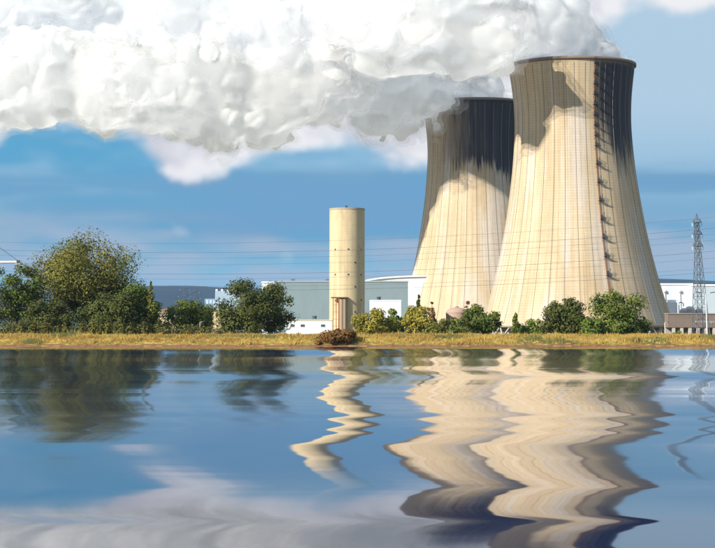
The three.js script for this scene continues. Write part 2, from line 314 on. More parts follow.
// ---------------------------------------------------------------- storage tower (slim cylinder)
{
  const D = 420, c = at(347, 330, D), R = (364.5 - 329.5) / 2 * D / 1000, top = at(347, 210, D).y - GROUND;
  const t = thing('concrete_silo', 'slim pale concrete cylinder standing left of the cooling towers', 'silo', [c.x, GROUND, c.z]);
  const map = dataTex(1024, 1024, (i, j) => {
    const a = i / 1024 * 2 * Math.PI, y = j / 1024 * top, n = fbm(Math.cos(a) * 4, y / 8, Math.sin(a) * 4, 5), f = vnoise(i / 3, j / 3, 5);
    let q = mix3([0.50, 0.385, 0.22], [0.57, 0.465, 0.295], clamp(n * 1.5 - 0.25)); const k = 0.93 + 0.1 * (f - 0.5) + 0.3 * (fbm(Math.cos(a) * 14, y / 25, Math.sin(a) * 14, 3) - 0.5) - 0.1 * sstep(0.56, 0.7, fbm(Math.cos(a) * 3 + 5, y / 6, Math.sin(a) * 3, 4));
    const ln = Math.abs(((y / 5.2) % 1) - 0.5) > 0.48 ? 0.9 : 1; return q.map((e) => e * k * ln);
  }, true);
  const g = new THREE.CylinderGeometry(R, R, top, 96, 1, true).translate(0, top / 2, 0);
  part('wall', g, new THREE.MeshStandardMaterial({ map, roughness: 0.95 }), t);
  const capM = mat(0.32, 0.28, 0.22);
  part('roof', new THREE.CylinderGeometry(R + 0.12, R + 0.12, 0.7, 96).translate(0, top + 0.2, 0), capM, t);
  const b = part('beacon', new THREE.CylinderGeometry(0.5, 0.6, 0.9, 12).translate(-0.4, top + 1.0, 0), mat(0.06, 0.05, 0.05), t);
  part('beacon_cap', new THREE.SphereGeometry(0.5, 12, 8).translate(-0.4, top + 1.5, 0), mat(0.08, 0.06, 0.05), b);
  const holeM = mat(0.07, 0.06, 0.055), hole = mergeGeometries([new THREE.CylinderGeometry(0.3, 0.3, 0.25, 10).rotateX(Math.PI / 2), new THREE.TorusGeometry(0.32, 0.07, 5, 12)].map((q) => q.toNonIndexed()));
  for (const [px, py] of [[335.5, 250], [348.5, 250], [355, 263], [335.5, 275], [348.5, 275], [361, 275], [355, 287], [361, 300], [355, 312], [361, 250]]) {
    const a = Math.asin(clamp((px - 347) / 17.5, -0.95, 0.95)), y = at(px, py, D).y - GROUND;
    const h = part('vent_hole', hole, holeM, t); h.position.set(Math.sin(a) * R, y, Math.cos(a) * R); h.rotation.y = a;
  }
  // upright pipes and a rusty frame at the foot
  const y1 = at(340, 298.5, D).y - GROUND, pipeM = mat(0.33, 0.24, 0.16), rust = mat(0.32, 0.14, 0.05), dk = mat(0.08, 0.05, 0.035);
  const z0 = R + 0.2;
  for (const [px, r] of [[341.6, 1.15], [344.6, 0.95]]) { const x = (px - 347) * D / 1000; part('pipe', new THREE.CylinderGeometry(r, r, y1 - 0.4, 20).translate(x, (y1 - 0.4) / 2, z0 + 0.8), pipeM, t); }
  for (const px of [333.6, 336.6, 339]) { const x = (px - 347) * D / 1000; part('frame_post', box(0.34, y1, 0.34, x, 0, z0 + 1.6), rust, t); }
  for (let k = 1; k < 6; k++) part('frame_rung', box(2.4, 0.16, 0.16, (336.4 - 347) * D / 1000, k * y1 / 6, z0 + 1.6), rust, t);
  part('frame_beam', box(7.0, 0.45, 2.8, (340 - 347) * D / 1000, y1, z0 + 0.4), dk, t);
}

// ---------------------------------------------------------------- works buildings
function placedBox(x0, x1, yTop, depth, long, yBot) { const a = at(x0, yTop, depth), b = at(x1, yTop, depth); const bot = yBot === undefined ? GROUND - 0.05 : at(x0, yBot, depth).y; return { w: b.x - a.x, h: a.y - bot, x: (a.x + b.x) / 2, y: bot, z: -depth * K - long / 2, d: long }; }
function sheeting(base, amp, seed, period = 14) { const t = dataTex(512, 256, (i, j) => { const rib = (i % period) < 2 ? 0.88 : 1, n = fbm(i / 60, j / 60, seed, 4), f = vnoise(i / 2, j / 20, seed + 2); return base.map((c) => c * rib * (1 - amp + 2 * amp * (0.6 * n + 0.4 * f))); }, true); return t; }
{
  // grey turbine hall behind the silo
  const p = placedBox(274, 408, 282, 560, 70), t = thing('turbine_hall', 'long grey-green windowless hall behind the slim silo', 'building', [p.x, p.y, p.z]);
  const m = new THREE.MeshStandardMaterial({ map: sheeting([0.19, 0.25, 0.27], 0.12, 2), roughness: 0.6 }); m.map.repeat.set(3, 1);
  part('wall', box(p.w, p.h, p.d), m, t);
  part('roof_edge', box(p.w + 0.5, 0.7, p.d + 0.5, 0, p.h), mat(0.30, 0.33, 0.35), t);
  for (const x of [-0.36, -0.1, 0.02]) part('roof_vent', box(2.2, 1.1, 2, p.w * x, p.h + 0.7, p.d / 2 - 4), mat(0.12, 0.13, 0.15), t);
  part('door', box(6, 7, 0.3, -p.w * 0.2, 0, p.d / 2 + 0.14), mat(0.12, 0.16, 0.18), t);
}
{
  const p = placedBox(262, 275, 283, 575, 40), t = thing('stair_block', 'small pale block rising at the left end of the grey hall', 'building', [p.x, p.y, p.z]);
  part('wall', box(p.w, p.h, p.d), mat(0.62, 0.62, 0.62), t); part('roof_edge', box(p.w + 0.6, 0.8, p.d + 0.6, 0, p.h), mat(0.72, 0.72, 0.70), t);
}
{ // white curved roof seen over the hall
  const a = at(366, 281.5, 640), b = at(414, 276, 640), t = thing('white_roofed_hall', 'white low-arched roof showing above the grey hall', 'building', [(a.x + b.x) / 2, GROUND, a.z - 20]);
  const w = b.x - a.x, h0 = a.y - GROUND, h1 = b.y - GROUND, s = new THREE.Shape(); s.moveTo(-w / 2, 0); s.lineTo(-w / 2, h0); s.quadraticCurveTo(0, h1 + 0.2, w / 2, h1); s.lineTo(w / 2 + 30, h1 - 0.6); s.lineTo(w / 2 + 30, 0);
  part('wall', new THREE.ExtrudeGeometry(s, { depth: 40, bevelEnabled: false }).translate(0, 0, -20), mat(0.74, 0.75, 0.76, 0.6), t);
  const e = new THREE.Shape(); e.moveTo(-w / 2 - 0.5, h0 + 0.02); e.quadraticCurveTo(0, h1 + 0.22, w / 2 + 30, h1 - 0.5); e.lineTo(w / 2 + 30, h1 + 0.5); e.quadraticCurveTo(0, h1 + 1.2, -w / 2 - 0.5, h0 + 0.9);
  part('roof', new THREE.ExtrudeGeometry(e, { depth: 41.5, bevelEnabled: false }).translate(0, 0, -20.5), mat(0.8, 0.8, 0.8, 0.6), t);
}
{ // white box between silo and tower
  const p = placedBox(370, 401, 301, 500, 24), t = thing('white_annex', 'plain white box building between silo and cooling tower', 'building', [p.x, p.y, p.z]);
  part('wall', box(p.w, p.h, p.d), mat(0.74, 0.76, 0.80, 0.7), t); part('parapet', box(p.w + 0.3, 0.5, p.d + 0.3, 0, p.h), mat(0.78, 0.79, 0.80), t);
  const v = part('roof_vent', new THREE.CylinderGeometry(0.9, 1.0, 1.4, 14).translate(-3.2, p.h + 1.2, 4), mat(0.05, 0.05, 0.06), t); part('vent_cap', new THREE.CylinderGeometry(1.3, 1.2, 0.35, 14).translate(-3.2, p.h + 2.0, 4), mat(0.06, 0.06, 0.07), v);
  part('door', box(1.6, 2.6, 0.16, 3, 0, p.d / 2 + 0.07), mat(0.3, 0.33, 0.36), t);
}
{ // long low white building left of the silo
  const p = placedBox(286, 332, 320.5, 400, 10), t = thing('low_white_building', 'long low white building at the foot of the silo', 'building', [p.x, p.y, p.z]);
  part('wall', box(p.w, p.h, p.d), mat(0.76, 0.76, 0.75, 0.8), t); part('roof_edge', box(p.w + 0.4, 0.3, p.d + 0.4, 0, p.h), mat(0.62, 0.56, 0.44), t);
  for (const x of [-6.5, -2.5, 5.5]) { const w = part('window', box(1.6, 0.9, 0.12, x, p.h - 2.4, p.d / 2 + 0.05), mat(0.06, 0.08, 0.1, 0.2), t); part('frame', box(1.8, 0.12, 0.2, x, p.h - 2.55, p.d / 2 + 0.06), mat(0.6, 0.6, 0.6), w); }
  const q = at(314, 320.5, 398), u = thing('rooftop_fan', 'dark fan unit on the low white building roof', 'fan unit', [q.x, q.y + 0.32, q.z - 6]);
  part('housing', new THREE.CylinderGeometry(1.05, 0.85, 1.1, 14).translate(0, 0.95, 0), mat(0.07, 0.08, 0.1), u);
  for (const [x, z] of [[-0.6, -0.4], [0.6, -0.4], [-0.6, 0.4], [0.6, 0.4]]) part('leg', box(0.14, 0.5, 0.14, x, 0, z), mat(0.08, 0.08, 0.09), u);
}
{ // cream building with pale blue steel frame behind the round tree
  const p = placedBox(212, 232, 310, 450, 16), t = thing('cream_building', 'cream walled building half hidden left of the round tree', 'building', [p.x, p.y, p.z]);
  part('wall', box(p.w, p.h, p.d), mat(0.55, 0.44, 0.26), t); part('plinth', box(p.w + 0.3, 4.2, p.d + 0.3), mat(0.7, 0.66, 0.6), t);
  part('roof_edge', box(p.w + 0.4, 0.35, p.d + 0.4, 0, p.h), mat(0.4, 0.32, 0.2), t);
  const c = at(205, 309.5, 470), e = at(226, 299, 470), y0 = c.y, w = e.x - c.x, u = thing('blue_steel_gantry', 'pale blue steel frame with light panels above cream building', 'steel frame', [c.x, GROUND, c.z]);
  const bm = mat(0.28, 0.40, 0.55, 0.6), pm = mat(0.42, 0.55, 0.70, 0.5), hh = e.y - y0, cols = 6;
  for (let i = 0; i <= cols; i++) { const x = w * i / cols; part('post', box(0.3, y0 - GROUND + hh, 0.3, x, 0, 0), bm, u); }
  for (let k = 0; k < 3; k++) part('beam', box(w + 0.3, 0.28, 0.22, w / 2, y0 - GROUND + hh * k / 2 - 0.2, 0.02), bm, u);
  for (let i = 0; i < cols; i++) for (let k = 0; k < 2; k++) part('panel', box(w / cols - 0.45, hh / 2 - 0.5, 0.08, w * (i + 0.5) / cols, y0 - GROUND + hh * k / 2 + 0.2, -0.05), pm, u);
  const q = at(215, 291, 480), r = at(240, 299, 480), s = thing('rooftop_plant', 'grey roof plant row above the blue steel frame', 'building', [q.x, GROUND, q.z]);
  part('wall', box(r.x - q.x, q.y - GROUND, 10, (r.x - q.x) / 2, 0, -6), mat(0.3, 0.4, 0.48), s);
  for (let k = 0; k < 4; k++) part('roof_vent', box(0.9, 0.9, 1.2, 0.6 + k * 2.6, q.y - GROUND, -2), mat(0.7, 0.72, 0.74), s);
}
{ // low domed tank at the foot of the rear tower
  const c = at(457, 318, 585), t = thing('domed_tank', 'low brownish domed tank at the foot of the rear tower', 'tank', [c.x, GROUND, c.z]), h = at(457, 313, 585).y - GROUND;
  part('drum', new THREE.CylinderGeometry(6.4, 6.4, h, 40).translate(0, h / 2, 0), mat(0.36, 0.25, 0.19), t);
  part('dome', new THREE.SphereGeometry(6.5, 40, 12, 0, Math.PI * 2, 0, Math.PI / 2).scale(1, 0.5, 1).translate(0, h, 0), mat(0.33, 0.23, 0.18), t);
  part('top_hatch', new THREE.CylinderGeometry(0.9, 0.9, 0.7, 14).translate(0, h + 3.4, 0), mat(0.2, 0.16, 0.13), t);
}
{ // small sheds seen through the trees at the left
  for (const [x0, x1, y, d, c, l] of [[158, 176, 311, 520, [0.62, 0.50, 0.36], 'small cream shed seen between the left trees']]) {
    const p = placedBox(x0, x1, y, d, 10), t = thing('shed', l, 'shed', [p.x, p.y, p.z]); part('wall', box(p.w, p.h, p.d), mat(...c), t);
    const s = new THREE.Shape(); s.moveTo(-p.w / 2 - 0.4, 0); s.lineTo(0, 1.4); s.lineTo(p.w / 2 + 0.4, 0); part('roof', new THREE.ExtrudeGeometry(s, { depth: p.d + 0.8, bevelEnabled: false }).translate(0, p.h, -p.d / 2 - 0.4), mat(0.36, 0.16, 0.09), t);
  }
}
{ // right: white hall, tank, gallery on piers
  const p = placedBox(640, 693, 285, 800, 60), t = thing('white_hall', 'white hall with pale roof edge right of the towers', 'building', [p.x, p.y, p.z]);
  const wm = new THREE.MeshStandardMaterial({ map: sheeting([0.58, 0.62, 0.65], 0.08, 7, 20), roughness: 0.7 }); wm.map.repeat.set(2, 1);
  part('wall', box(p.w, p.h, p.d), wm, t); part('roof_edge', box(p.w + 1, 1.3, p.d + 1, 0, p.h), mat(0.8, 0.8, 0.8), t);
  for (const px of [664.5, 679.5]) { const q = at(px, 291, 800); const v = part('wall_vent', new THREE.SphereGeometry(1.3, 14, 10).translate(q.x - p.x, q.y - p.y, p.d / 2 + 0.9), mat(0.8, 0.8, 0.8), t); part('down_pipe', new THREE.CylinderGeometry(0.22, 0.22, 12, 8).translate(q.x - p.x + 0.3, q.y - p.y - 7, p.d / 2 + 0.5), mat(0.5, 0.5, 0.52), v); }
  const p2 = placedBox(693.5, 790, 286, 794, 60), t2 = thing('grey_hall', 'pale grey hall behind the lattice pylon', 'building', [p2.x, p2.y, p2.z]);
  const gm = new THREE.MeshStandardMaterial({ map: sheeting([0.42, 0.49, 0.54], 0.08, 9, 20), roughness: 0.7 }); gm.map.repeat.set(2, 1);
  part('wall', box(p2.w, p2.h, p2.d), gm, t2); part('roof_edge', box(p2.w + 1, 1.3, p2.d + 1, 0, p2.h), mat(0.8, 0.8, 0.8), t2);
  const q = at(672, 314, 640), s = thing('white_tank', 'squat white tank with dark top before the white hall', 'tank', [q.x, GROUND, q.z]);
  const th = at(672, 303, 640).y - GROUND;
  part('drum', new THREE.CylinderGeometry(3.4, 3.4, th, 32).translate(0, th / 2, 0), mat(0.72, 0.74, 0.78, 0.6), s);
  part('roof', new THREE.CylinderGeometry(2.0, 3.5, 1.5, 32).translate(0, th + 0.75, 0), mat(0.6, 0.64, 0.7, 0.6), s);
  part('top_walkway', box(6, 0.3, 1.2, 0, th + 1.6, 0), mat(0.06, 0.07, 0.1), s);
  for (const x of [-2.6, 0, 2.6]) part('walkway_post', box(0.14, 1.7, 0.14, x, th - 0.1, 0.4), mat(0.1, 0.12, 0.16), s);
  part('pipe_bend', new THREE.TorusGeometry(1.6, 0.28, 8, 16, Math.PI).rotateZ(-0.6).translate(5.6, th - 1.2, 1), mat(0.16, 0.2, 0.26), s);
  part('pipe', new THREE.CylinderGeometry(0.28, 0.28, th - 1, 10).translate(4.3, (th - 1) / 2, 1), mat(0.2, 0.24, 0.3), s);
  // low pale pipework heap
  for (const [px, py, r, l] of [[684, 311, 2.6, 'rounded pale duct beside the white tank'], [690, 309.5, 2.9, 'bulging grey duct left of the pylon'], [699, 311, 2.4, 'low pale duct behind the pylon feet']]) {
    const c = at(px, 314, 620), u = thing('duct', l, 'duct', [c.x, GROUND, c.z]), h = at(px, py, 620).y - GROUND;
    part('body', new THREE.CylinderGeometry(r, r * 1.1, h, 20).translate(0, h / 2, 0), mat(0.42, 0.40, 0.40), u); part('dome', new THREE.SphereGeometry(r, 20, 10, 0, Math.PI * 2, 0, Math.PI / 2).scale(1, 0.7, 1).translate(0, h, 0), mat(0.5, 0.48, 0.48), u);
  }
  // gallery
  const a = at(668, 314, 500), b = at(668, 327.5, 500), w = 90, u = thing('concrete_gallery', 'brown concrete gallery carried on a row of piers', 'building', [a.x + w / 2, GROUND, a.z - 5]);
  const cm = new THREE.MeshStandardMaterial({ map: sheeting([0.165, 0.125, 0.10], 0.2, 15, 60), roughness: 0.95 });
  part('deck', box(w, a.y - b.y, 10, 0, b.y - GROUND, 0), cm, u); part('coping', box(w + 0.4, 0.4, 10.6, 0, a.y - GROUND, 0), mat(0.27, 0.22, 0.18), u);
  for (let k = 0; k < 22; k++) part('pier', box(1.5, b.y - GROUND, 1.5, -w / 2 + 2.6 + k * 4.0, 0, 4.0), mat(0.42, 0.37, 0.32), u);
  part('back_wall', box(w, b.y - GROUND, 0.6, 0, 0, -4.6), mat(0.34, 0.30, 0.26), u);
  const rl = mat(0.5, 0.5, 0.48, 0.5); part('rail', box(22, 0.16, 0.16, -w / 2 + 24, 2.9 + b.y - GROUND, 5.15), rl, u); part('rail', box(22, 0.16, 0.16, -w / 2 + 24, 2.3 + b.y - GROUND, 5.15), rl, u);
  for (let k = 0; k < 9; k++) part('rail_post', box(0.14, 1.2, 0.14, -w / 2 + 13.5 + k * 2.6, 1.8 + b.y - GROUND, 5.25), rl, u);
}

// ---------------------------------------------------------------- pylons, cables, lamps
const steel = mat(0.10, 0.115, 0.135, 0.6, { metalness: 0.3 });
function pylon(label, px, pyTop, depth, baseHalf, topHalf, arms, nPanels, r, material = steel) {
  const c = at(px, 330, depth), t = thing('lattice_pylon', label, 'pylon', [c.x, GROUND, c.z]), Ht = at(px, pyTop, depth).y - GROUND;
  t.rotation.y = 0.3;
  const body = Ht * 0.93, waist = Ht * 0.78, half = (y) => y < waist ? lerp(baseHalf, topHalf, y / waist) : topHalf;
  const corner = (k, y) => { const h = half(y), [sx, sz] = [[-1, -1], [1, -1], [1, 1], [-1, 1]][k % 4]; return V(sx * h, y, sz * h); };
  for (let k = 0; k < 4; k++) part('leg', mergeGeometries([bar(corner(k, 0), corner(k, waist), r, r * 0.8), bar(corner(k, waist), corner(k, body), r * 0.8, r * 0.7)]), material, t);
  const ysP = [0]; for (let k = 1; k <= nPanels; k++) ysP.push(body * (1 - Math.pow(1 - k / nPanels, 1.35)));
  for (let i = 0; i < nPanels; i++) for (let k = 0; k < 4; k++) part('brace', mergeGeometries([bar(corner(k, ysP[i]), corner(k + 1, ysP[i + 1]), r * 0.55, r * 0.55, 4), bar(corner(k + 1, ysP[i]), corner(k, ysP[i + 1]), r * 0.55, r * 0.55, 4), bar(corner(k, ysP[i + 1]), corner(k + 1, ysP[i + 1]), r * 0.5, r * 0.5, 4)]), material, t);
  part('peak', mergeGeometries([0, 1, 2, 3].map((k) => bar(corner(k, body), V(0, Ht, 0), r * 0.7, r * 0.5))), material, t);
  for (const [f, L] of arms) for (const s of [-1, 1]) {
    const y = Ht * f, tip = V(s * L, y + 0.1, 0), h = half(y);
    part('cross_arm', mergeGeometries([bar(V(s * h, y, h), tip, r, r * 0.7), bar(V(s * h, y, -h), tip, r, r * 0.7), bar(V(s * h, y + 1.3, h), tip, r * 0.7, r * 0.7), bar(V(s * h, y + 1.3, -h), tip, r * 0.7, r * 0.7), bar(V(-s * h * 0.2, y, h), V(s * h, y, h), r), bar(V(0, y, 0), V(s * h, y, 0), r)]), material, t);
    const ins = []; for (let q = 0; q < 5; q++) ins.push(new THREE.CylinderGeometry(r * 1.3, r * 1.5, 0.16, 8).translate(tip.x, tip.y - 0.25 - q * 0.24, 0)); part('insulator', mergeGeometries(ins), mat(0.45, 0.5, 0.52, 0.4), t);
  }
  for (let k = 0; k < 4; k++) part('footing', box(1.1, 0.5, 1.1, corner(k, 0).x, 0, corner(k, 0).z), mat(0.4, 0.38, 0.35), t);
  return t;
}
pylon('tall dark lattice pylon at the right edge', 700.5, 213, 330, 2.3, 0.62, [[0.925, 1.7], [0.835, 1.8], [0.745, 1.9]], 13, 0.13);
pylon('small far lattice pylon before the blue hill', 184, 285, 1500, 3.2, 0.9, [[0.9, 7], [0.75, 9]], 8, 0.22);
pylon('faint second far pylon right of its neighbour', 194, 288, 1560, 3.2, 0.9, [[0.9, 7], [0.75, 9]], 8, 0.22);
{
  const cab = mat(0.10, 0.11, 0.13, 0.6), lines = [[240, 240, 217], [247, 250, 228], [252, 256, 234], [261, 262, 240], [268, 272, 251], [274, 277, 258], [280, 285, 268], [284, 289, 272]];
  lines.forEach(([l, m, r], i) => {
    const P = (x) => { const y = l * (x - 350) * (x - 715) / ((-80 - 350) * (-80 - 715)) + m * (x + 80) * (x - 715) / ((350 + 80) * (350 - 715)) + r * (x + 80) * (x - 350) / ((715 + 80) * (715 - 350)); return at(x, y, 345 + i * 2.5); };
    const pts = []; for (let x = -260; x <= 900; x += 40) pts.push(P(x));
    const o = part(numbered('power_cable'), new THREE.TubeGeometry(new THREE.CatmullRomCurve3(pts), 90, i % 3 === 1 ? 0.05 : 0.036, 5), cab, scene);
    o.userData = { label: ['topmost', 'second', 'third', 'fourth', 'fifth', 'sixth', 'seventh', 'lowest'][i] + ' thin dark power cable strung across the sky', category: 'cable', group: 'power cables' };
  });
}
function lampPost(label, px, pyTop, depth, color, head) {
  const c = at(px, 330, depth), h = at(px, pyTop, depth).y - GROUND, t = thing('lamp_post', label, 'lamp post', [c.x, GROUND, c.z], 'lamp posts');
  const m = mat(...color, 0.5), k = h / 10;
  part('pole', new THREE.CylinderGeometry(0.13, 0.22, h, 10).translate(0, h / 2, 0), m, t);
  part('base', new THREE.CylinderGeometry(0.35, 0.4, 0.5, 10).translate(0, 0.25, 0), m, t);
  for (const s of head ? [-1, 1] : [1]) { const a = part('arm', bar(V(0, h - 0.1, 0), V(s * 1.0 * k, h + 0.25 * k, 0), 0.07), m, t); part('lamp_head', new THREE.BoxGeometry(1.0 * k, 0.22, 0.4).rotateZ(s * 0.15).translate(s * 1.3 * k, h + 0.28 * k, 0), mat(0.05, 0.05, 0.06), a); }
  return t;
}
lampPost('tall pale lamp post with two dark heads by the pylon', 707, 294, 262, [0.5, 0.54, 0.58], true);
lampPost('short lamp post by the right foot of the near tower', 665, 322.5, 300, [0.55, 0.5, 0.42], false);
lampPost('small grey lamp post before the loose green small tree', 200, 322, 256, [0.36, 0.42, 0.46], false);
{ // white boom end at the left edge
  const a = at(-14, 262.5, 300), b = at(20, 262, 300), t = thing('white_boom', 'white boom with dark end reaching in above the leftmost tree', 'crane', [a.x, GROUND, a.z]);
  const y = a.y - GROUND, L = b.x - a.x, wm = mat(0.78, 0.78, 0.76, 0.5), dk = mat(0.05, 0.05, 0.06);
  part('mast', box(1.0, y + 9, 1.0, 0, 0, 0), wm, t);
  part('boom', bar(V(0, y, 0), V(L - 0.6, y + 0.15, 0), 0.42, 0.3, 8), wm, t);
  part('boom_end', box(0.9, 0.75, 0.9, L - 0.5, y - 0.1, 0), dk, t); part('lamp_bracket', bar(V(L - 1.4, y - 0.5, 0), V(L, y - 0.5, 0), 0.14), mat(0.45, 0.42, 0.3), t);
  part('stay_wire', bar(V(0, y + 7.2, 0), V(L - 0.6, y + 0.5, 0), 0.07), dk, t);
}

// ---------------------------------------------------------------- trees
const leafM = new THREE.MeshPhysicalMaterial({ vertexColors: true, roughness: 0.85, transmission: 0.16, thickness: 0, specularIntensity: 0.3 });
const barkM = mat(0.16, 0.12, 0.085, 1), barkPale = mat(0.30, 0.22, 0.17, 1);
function crownGeo(r, lobes, count, size, colA, colB) {
  const pos = new Float32Array(count * 12), nor = new Float32Array(count * 12), col = new Float32Array(count * 12), idx = new Uint32Array(count * 6);
  const tot = lobes.reduce((s, l) => s + l[3] * l[4], 0), t1 = V(0, 0, 0), t2 = V(0, 0, 0), n = V(0, 0, 0), p = V(0, 0, 0), seed = Math.floor(r() * 900);
  let k = 0;
  for (let li = 0; li < lobes.length; li++) {
    const [lx, ly, lz, rx, ry, rz] = lobes[li], m = li === lobes.length - 1 ? count - k : Math.min(count - k, Math.round(count * rx * ry / tot)), tint = 0.86 + 0.28 * r(), hue = r();
    for (let q = 0; q < m; q++, k++) {
      const z = r() * 2 - 1, a = r() * 6.2832, s = Math.sqrt(1 - z * z); n.set(s * Math.cos(a), z, s * Math.sin(a));
      const rad = Math.pow(r(), 0.42) * (0.80 + 0.42 * fbm(n.x * 2.3 + li * 7 + seed, n.y * 2.3, n.z * 2.3, 3)) * (r() < 0.04 ? 1.1 : 1);
      p.set(lx + n.x * rx * rad, ly + n.y * ry * rad, lz + n.z * rz * rad);
      n.x += (r() - 0.5) * 1.25; n.y += (r() - 0.5) * 1.25 + 0.2; n.z += (r() - 0.5) * 1.25; n.normalize();
      t1.set(r() - 0.5, r() - 0.5, r() - 0.5).cross(n).normalize(); t2.crossVectors(n, t1);
      const sz = size * (0.6 + 0.8 * r()), w = sz * (0.5 + 0.3 * r());
      const mixv = clamp(hue * 0.5 + r() * 0.5), tn = tint * (0.88 + 0.24 * r());
      for (let c = 0; c < 4; c++) {
        const u = [-1, 0.1, 1, -0.1][c], v = [0, -1, 0, 1][c], o = (k * 4 + c) * 3;
        pos[o] = p.x + t1.x * u * sz + t2.x * v * w; pos[o + 1] = p.y + t1.y * u * sz + t2.y * v * w; pos[o + 2] = p.z + t1.z * u * sz + t2.z * v * w;
        nor[o] = n.x; nor[o + 1] = n.y; nor[o + 2] = n.z;
        for (let e = 0; e < 3; e++) col[o + e] = lerp(colA[e], colB[e], mixv) * tn;
      }
      idx.set([k * 4, k * 4 + 1, k * 4 + 2, k * 4, k * 4 + 2, k * 4 + 3], k * 6);
    }
  }
  const g = new THREE.BufferGeometry();
  g.setAttribute('position', new THREE.BufferAttribute(pos, 3)); g.setAttribute('normal', new THREE.BufferAttribute(nor, 3)); g.setAttribute('color', new THREE.BufferAttribute(col, 3)); g.setIndex(new THREE.BufferAttribute(idx, 1));
  return g;
}
const GREENS = {
  olive: [[0.065, 0.09, 0.015], [0.21, 0.175, 0.034]], dark: [[0.026, 0.044, 0.009], [0.115, 0.12, 0.023]], mid: [[0.045, 0.085, 0.013], [0.155, 0.17, 0.027]],
  yellow: [[0.17, 0.165, 0.02], [0.32, 0.26, 0.042]], fresh: [[0.07, 0.125, 0.018], [0.17, 0.20, 0.03]], russet: [[0.12, 0.055, 0.016], [0.21, 0.12, 0.03]],
};
let treeSeed = 100;
// o: px centre, top row, half-width (in px), depth, form, colours
function tree(name, label, category, o) {
  const r = rng(++treeSeed * 7919), D = o.d, s = D / 1000, c = at(o.px, 330, D), base = o.base ?? GROUND, top = (at(o.px, o.top, D).y - base) * 1.07, R = o.hw * s * 1.04;
  const t = thing(name, label, category, [c.x, base, c.z], o.group);
  const lobes = [], form = o.form ?? 'round', nl = o.lobes ?? 26, limbs = [];
  const low = (o.low ?? 0.12) * top, mid = (low + top) / 2, hy = (top - low) / 2;
  for (let i = 0; i < nl; i++) {
    let x, y, z, k;
    if (form === 'cone') { const u = Math.pow(r(), 0.8); y = low + (top - low) * u * 0.95; k = R * (1 - u) * 0.62 + R * 0.14; const a = r() * 6.283, q = (R - k * 0.8) * (1 - u) * Math.sqrt(r()); x = Math.cos(a) * q; z = Math.sin(a) * q; lobes.push([x, y, z, k * 0.8, k * 0.95, k * 0.8]); continue; }
    const a = r() * 6.283, v = r() * 2 - 1, q = Math.pow(r(), 0.33) * 0.88, h = Math.sqrt(1 - v * v);
    const bulge = form === 'bush' ? (v < 0 ? 1 : h) : form === 'top' ? (v < 0 ? Math.max(h, 0.8 + v * 0.1) : h) : h;
    x = Math.cos(a) * bulge * q * R; z = Math.sin(a) * bulge * q * Math.min(R, hy * 1.6) * 0.9; y = mid + v * q * hy * 1.02;
    k = (0.17 + 0.20 * r()) * Math.min(R, hy * 1.3) * (o.lobe ?? 1); lobes.push([x, y, z, k * 1.15, k * 0.9, k * 1.1]); if (y > mid - hy * 0.4 && limbs.length < 9) limbs.push([x, y, z, k]);
  }
  if (form !== 'cone') lobes.push(form === 'bush' ? [0, mid - hy * 0.12, 0, R * 0.78, hy * 0.8, R * 0.66] : [0, mid - hy * 0.1, 0, R * 0.55, hy * 0.6, R * 0.5]);
  const tr = Math.max(0.12, top * 0.018), bark = o.bark ?? barkM;
  part('trunk', mergeGeometries([bar(V(0, -0.2, 0), V((r() - 0.5) * 0.6, low + hy * 0.35, 0), tr * 1.4, tr * 0.9, 9), bar(V(0, low + hy * 0.3, 0), V((r() - 0.5) * R * 0.2, mid + hy * 0.4, 0), tr * 0.95, tr * 0.3, 8)]), bark, t);
  for (const [x, y, z, k] of limbs) { const y0 = low + hy * 0.25 * (0.5 + r()), m = V(x * 0.45, (y0 + y) / 2, z * 0.45); part('limb', mergeGeometries([bar(V(0, y0, 0), m, tr * 0.6, tr * 0.42, 6), bar(m, V(x, y, z), tr * 0.42, tr * 0.12, 6)]), bark, t); }
  const cr = part('crown', crownGeo(r, lobes, o.leaves ?? 6000, o.leaf ?? 0.28, ...GREENS[o.col]), leafM, t);
  return t;
}
// left grove
tree('willow_tree', 'tallest olive-green tree rising over the left grove', 'tree', { px: 84, top: 245, hw: 63, d: 275, form: 'top', low: 0.10, col: 'olive', lobes: 64, leaves: 46000, leaf: 0.27, bark: barkPale, lobe: 1.0 });
tree('willow_tree', 'bright green tree at the left edge below the white boom', 'tree', { px: 14, top: 266, hw: 30, d: 268, low: 0.15, col: 'mid', lobes: 26, leaves: 10500 });
tree('broadleaf_tree', 'dark green low tree below the left side of the tallest tree', 'tree', { px: 46, top: 297, hw: 28, d: 262, low: 0.05, form: 'bush', col: 'dark', lobes: 24, leaves: 10500 });
tree('broadleaf_tree', 'dark green low tree below the right side of the tallest tree', 'tree', { px: 108, top: 289, hw: 30, d: 260, low: 0.05, form: 'bush', col: 'dark', lobes: 28, leaves: 12000 });
tree('broadleaf_tree', 'fresh green rounded tree at the right end of the left grove', 'tree', { px: 136, top: 288, hw: 27, d: 264, low: 0.06, form: 'bush', col: 'mid', lobes: 24, leaves: 10500 });
tree('young_tree', 'thin small tree poking up beside the blue hill', 'tree', { px: 150, top: 284, hw: 9, d: 262, low: 0.25, form: 'cone', col: 'olive', lobes: 22, leaves: 2600, leaf: 0.25 });
tree('small_tree', 'loose green small tree between the left grove and dark round tree', 'tree', { px: 190, top: 301, hw: 24.4, d: 290, low: 0.3, form: 'bush', col: 'mid', lobes: 22, leaves: 11250 });
tree('round_tree', 'dense dark round tree standing alone before the grey hall', 'tree', { px: 256, top: 281, hw: 39, d: 262, low: 0.14, form: 'bush', col: 'dark', lobes: 46, leaves: 21000, leaf: 0.27, lobe: 0.85 });
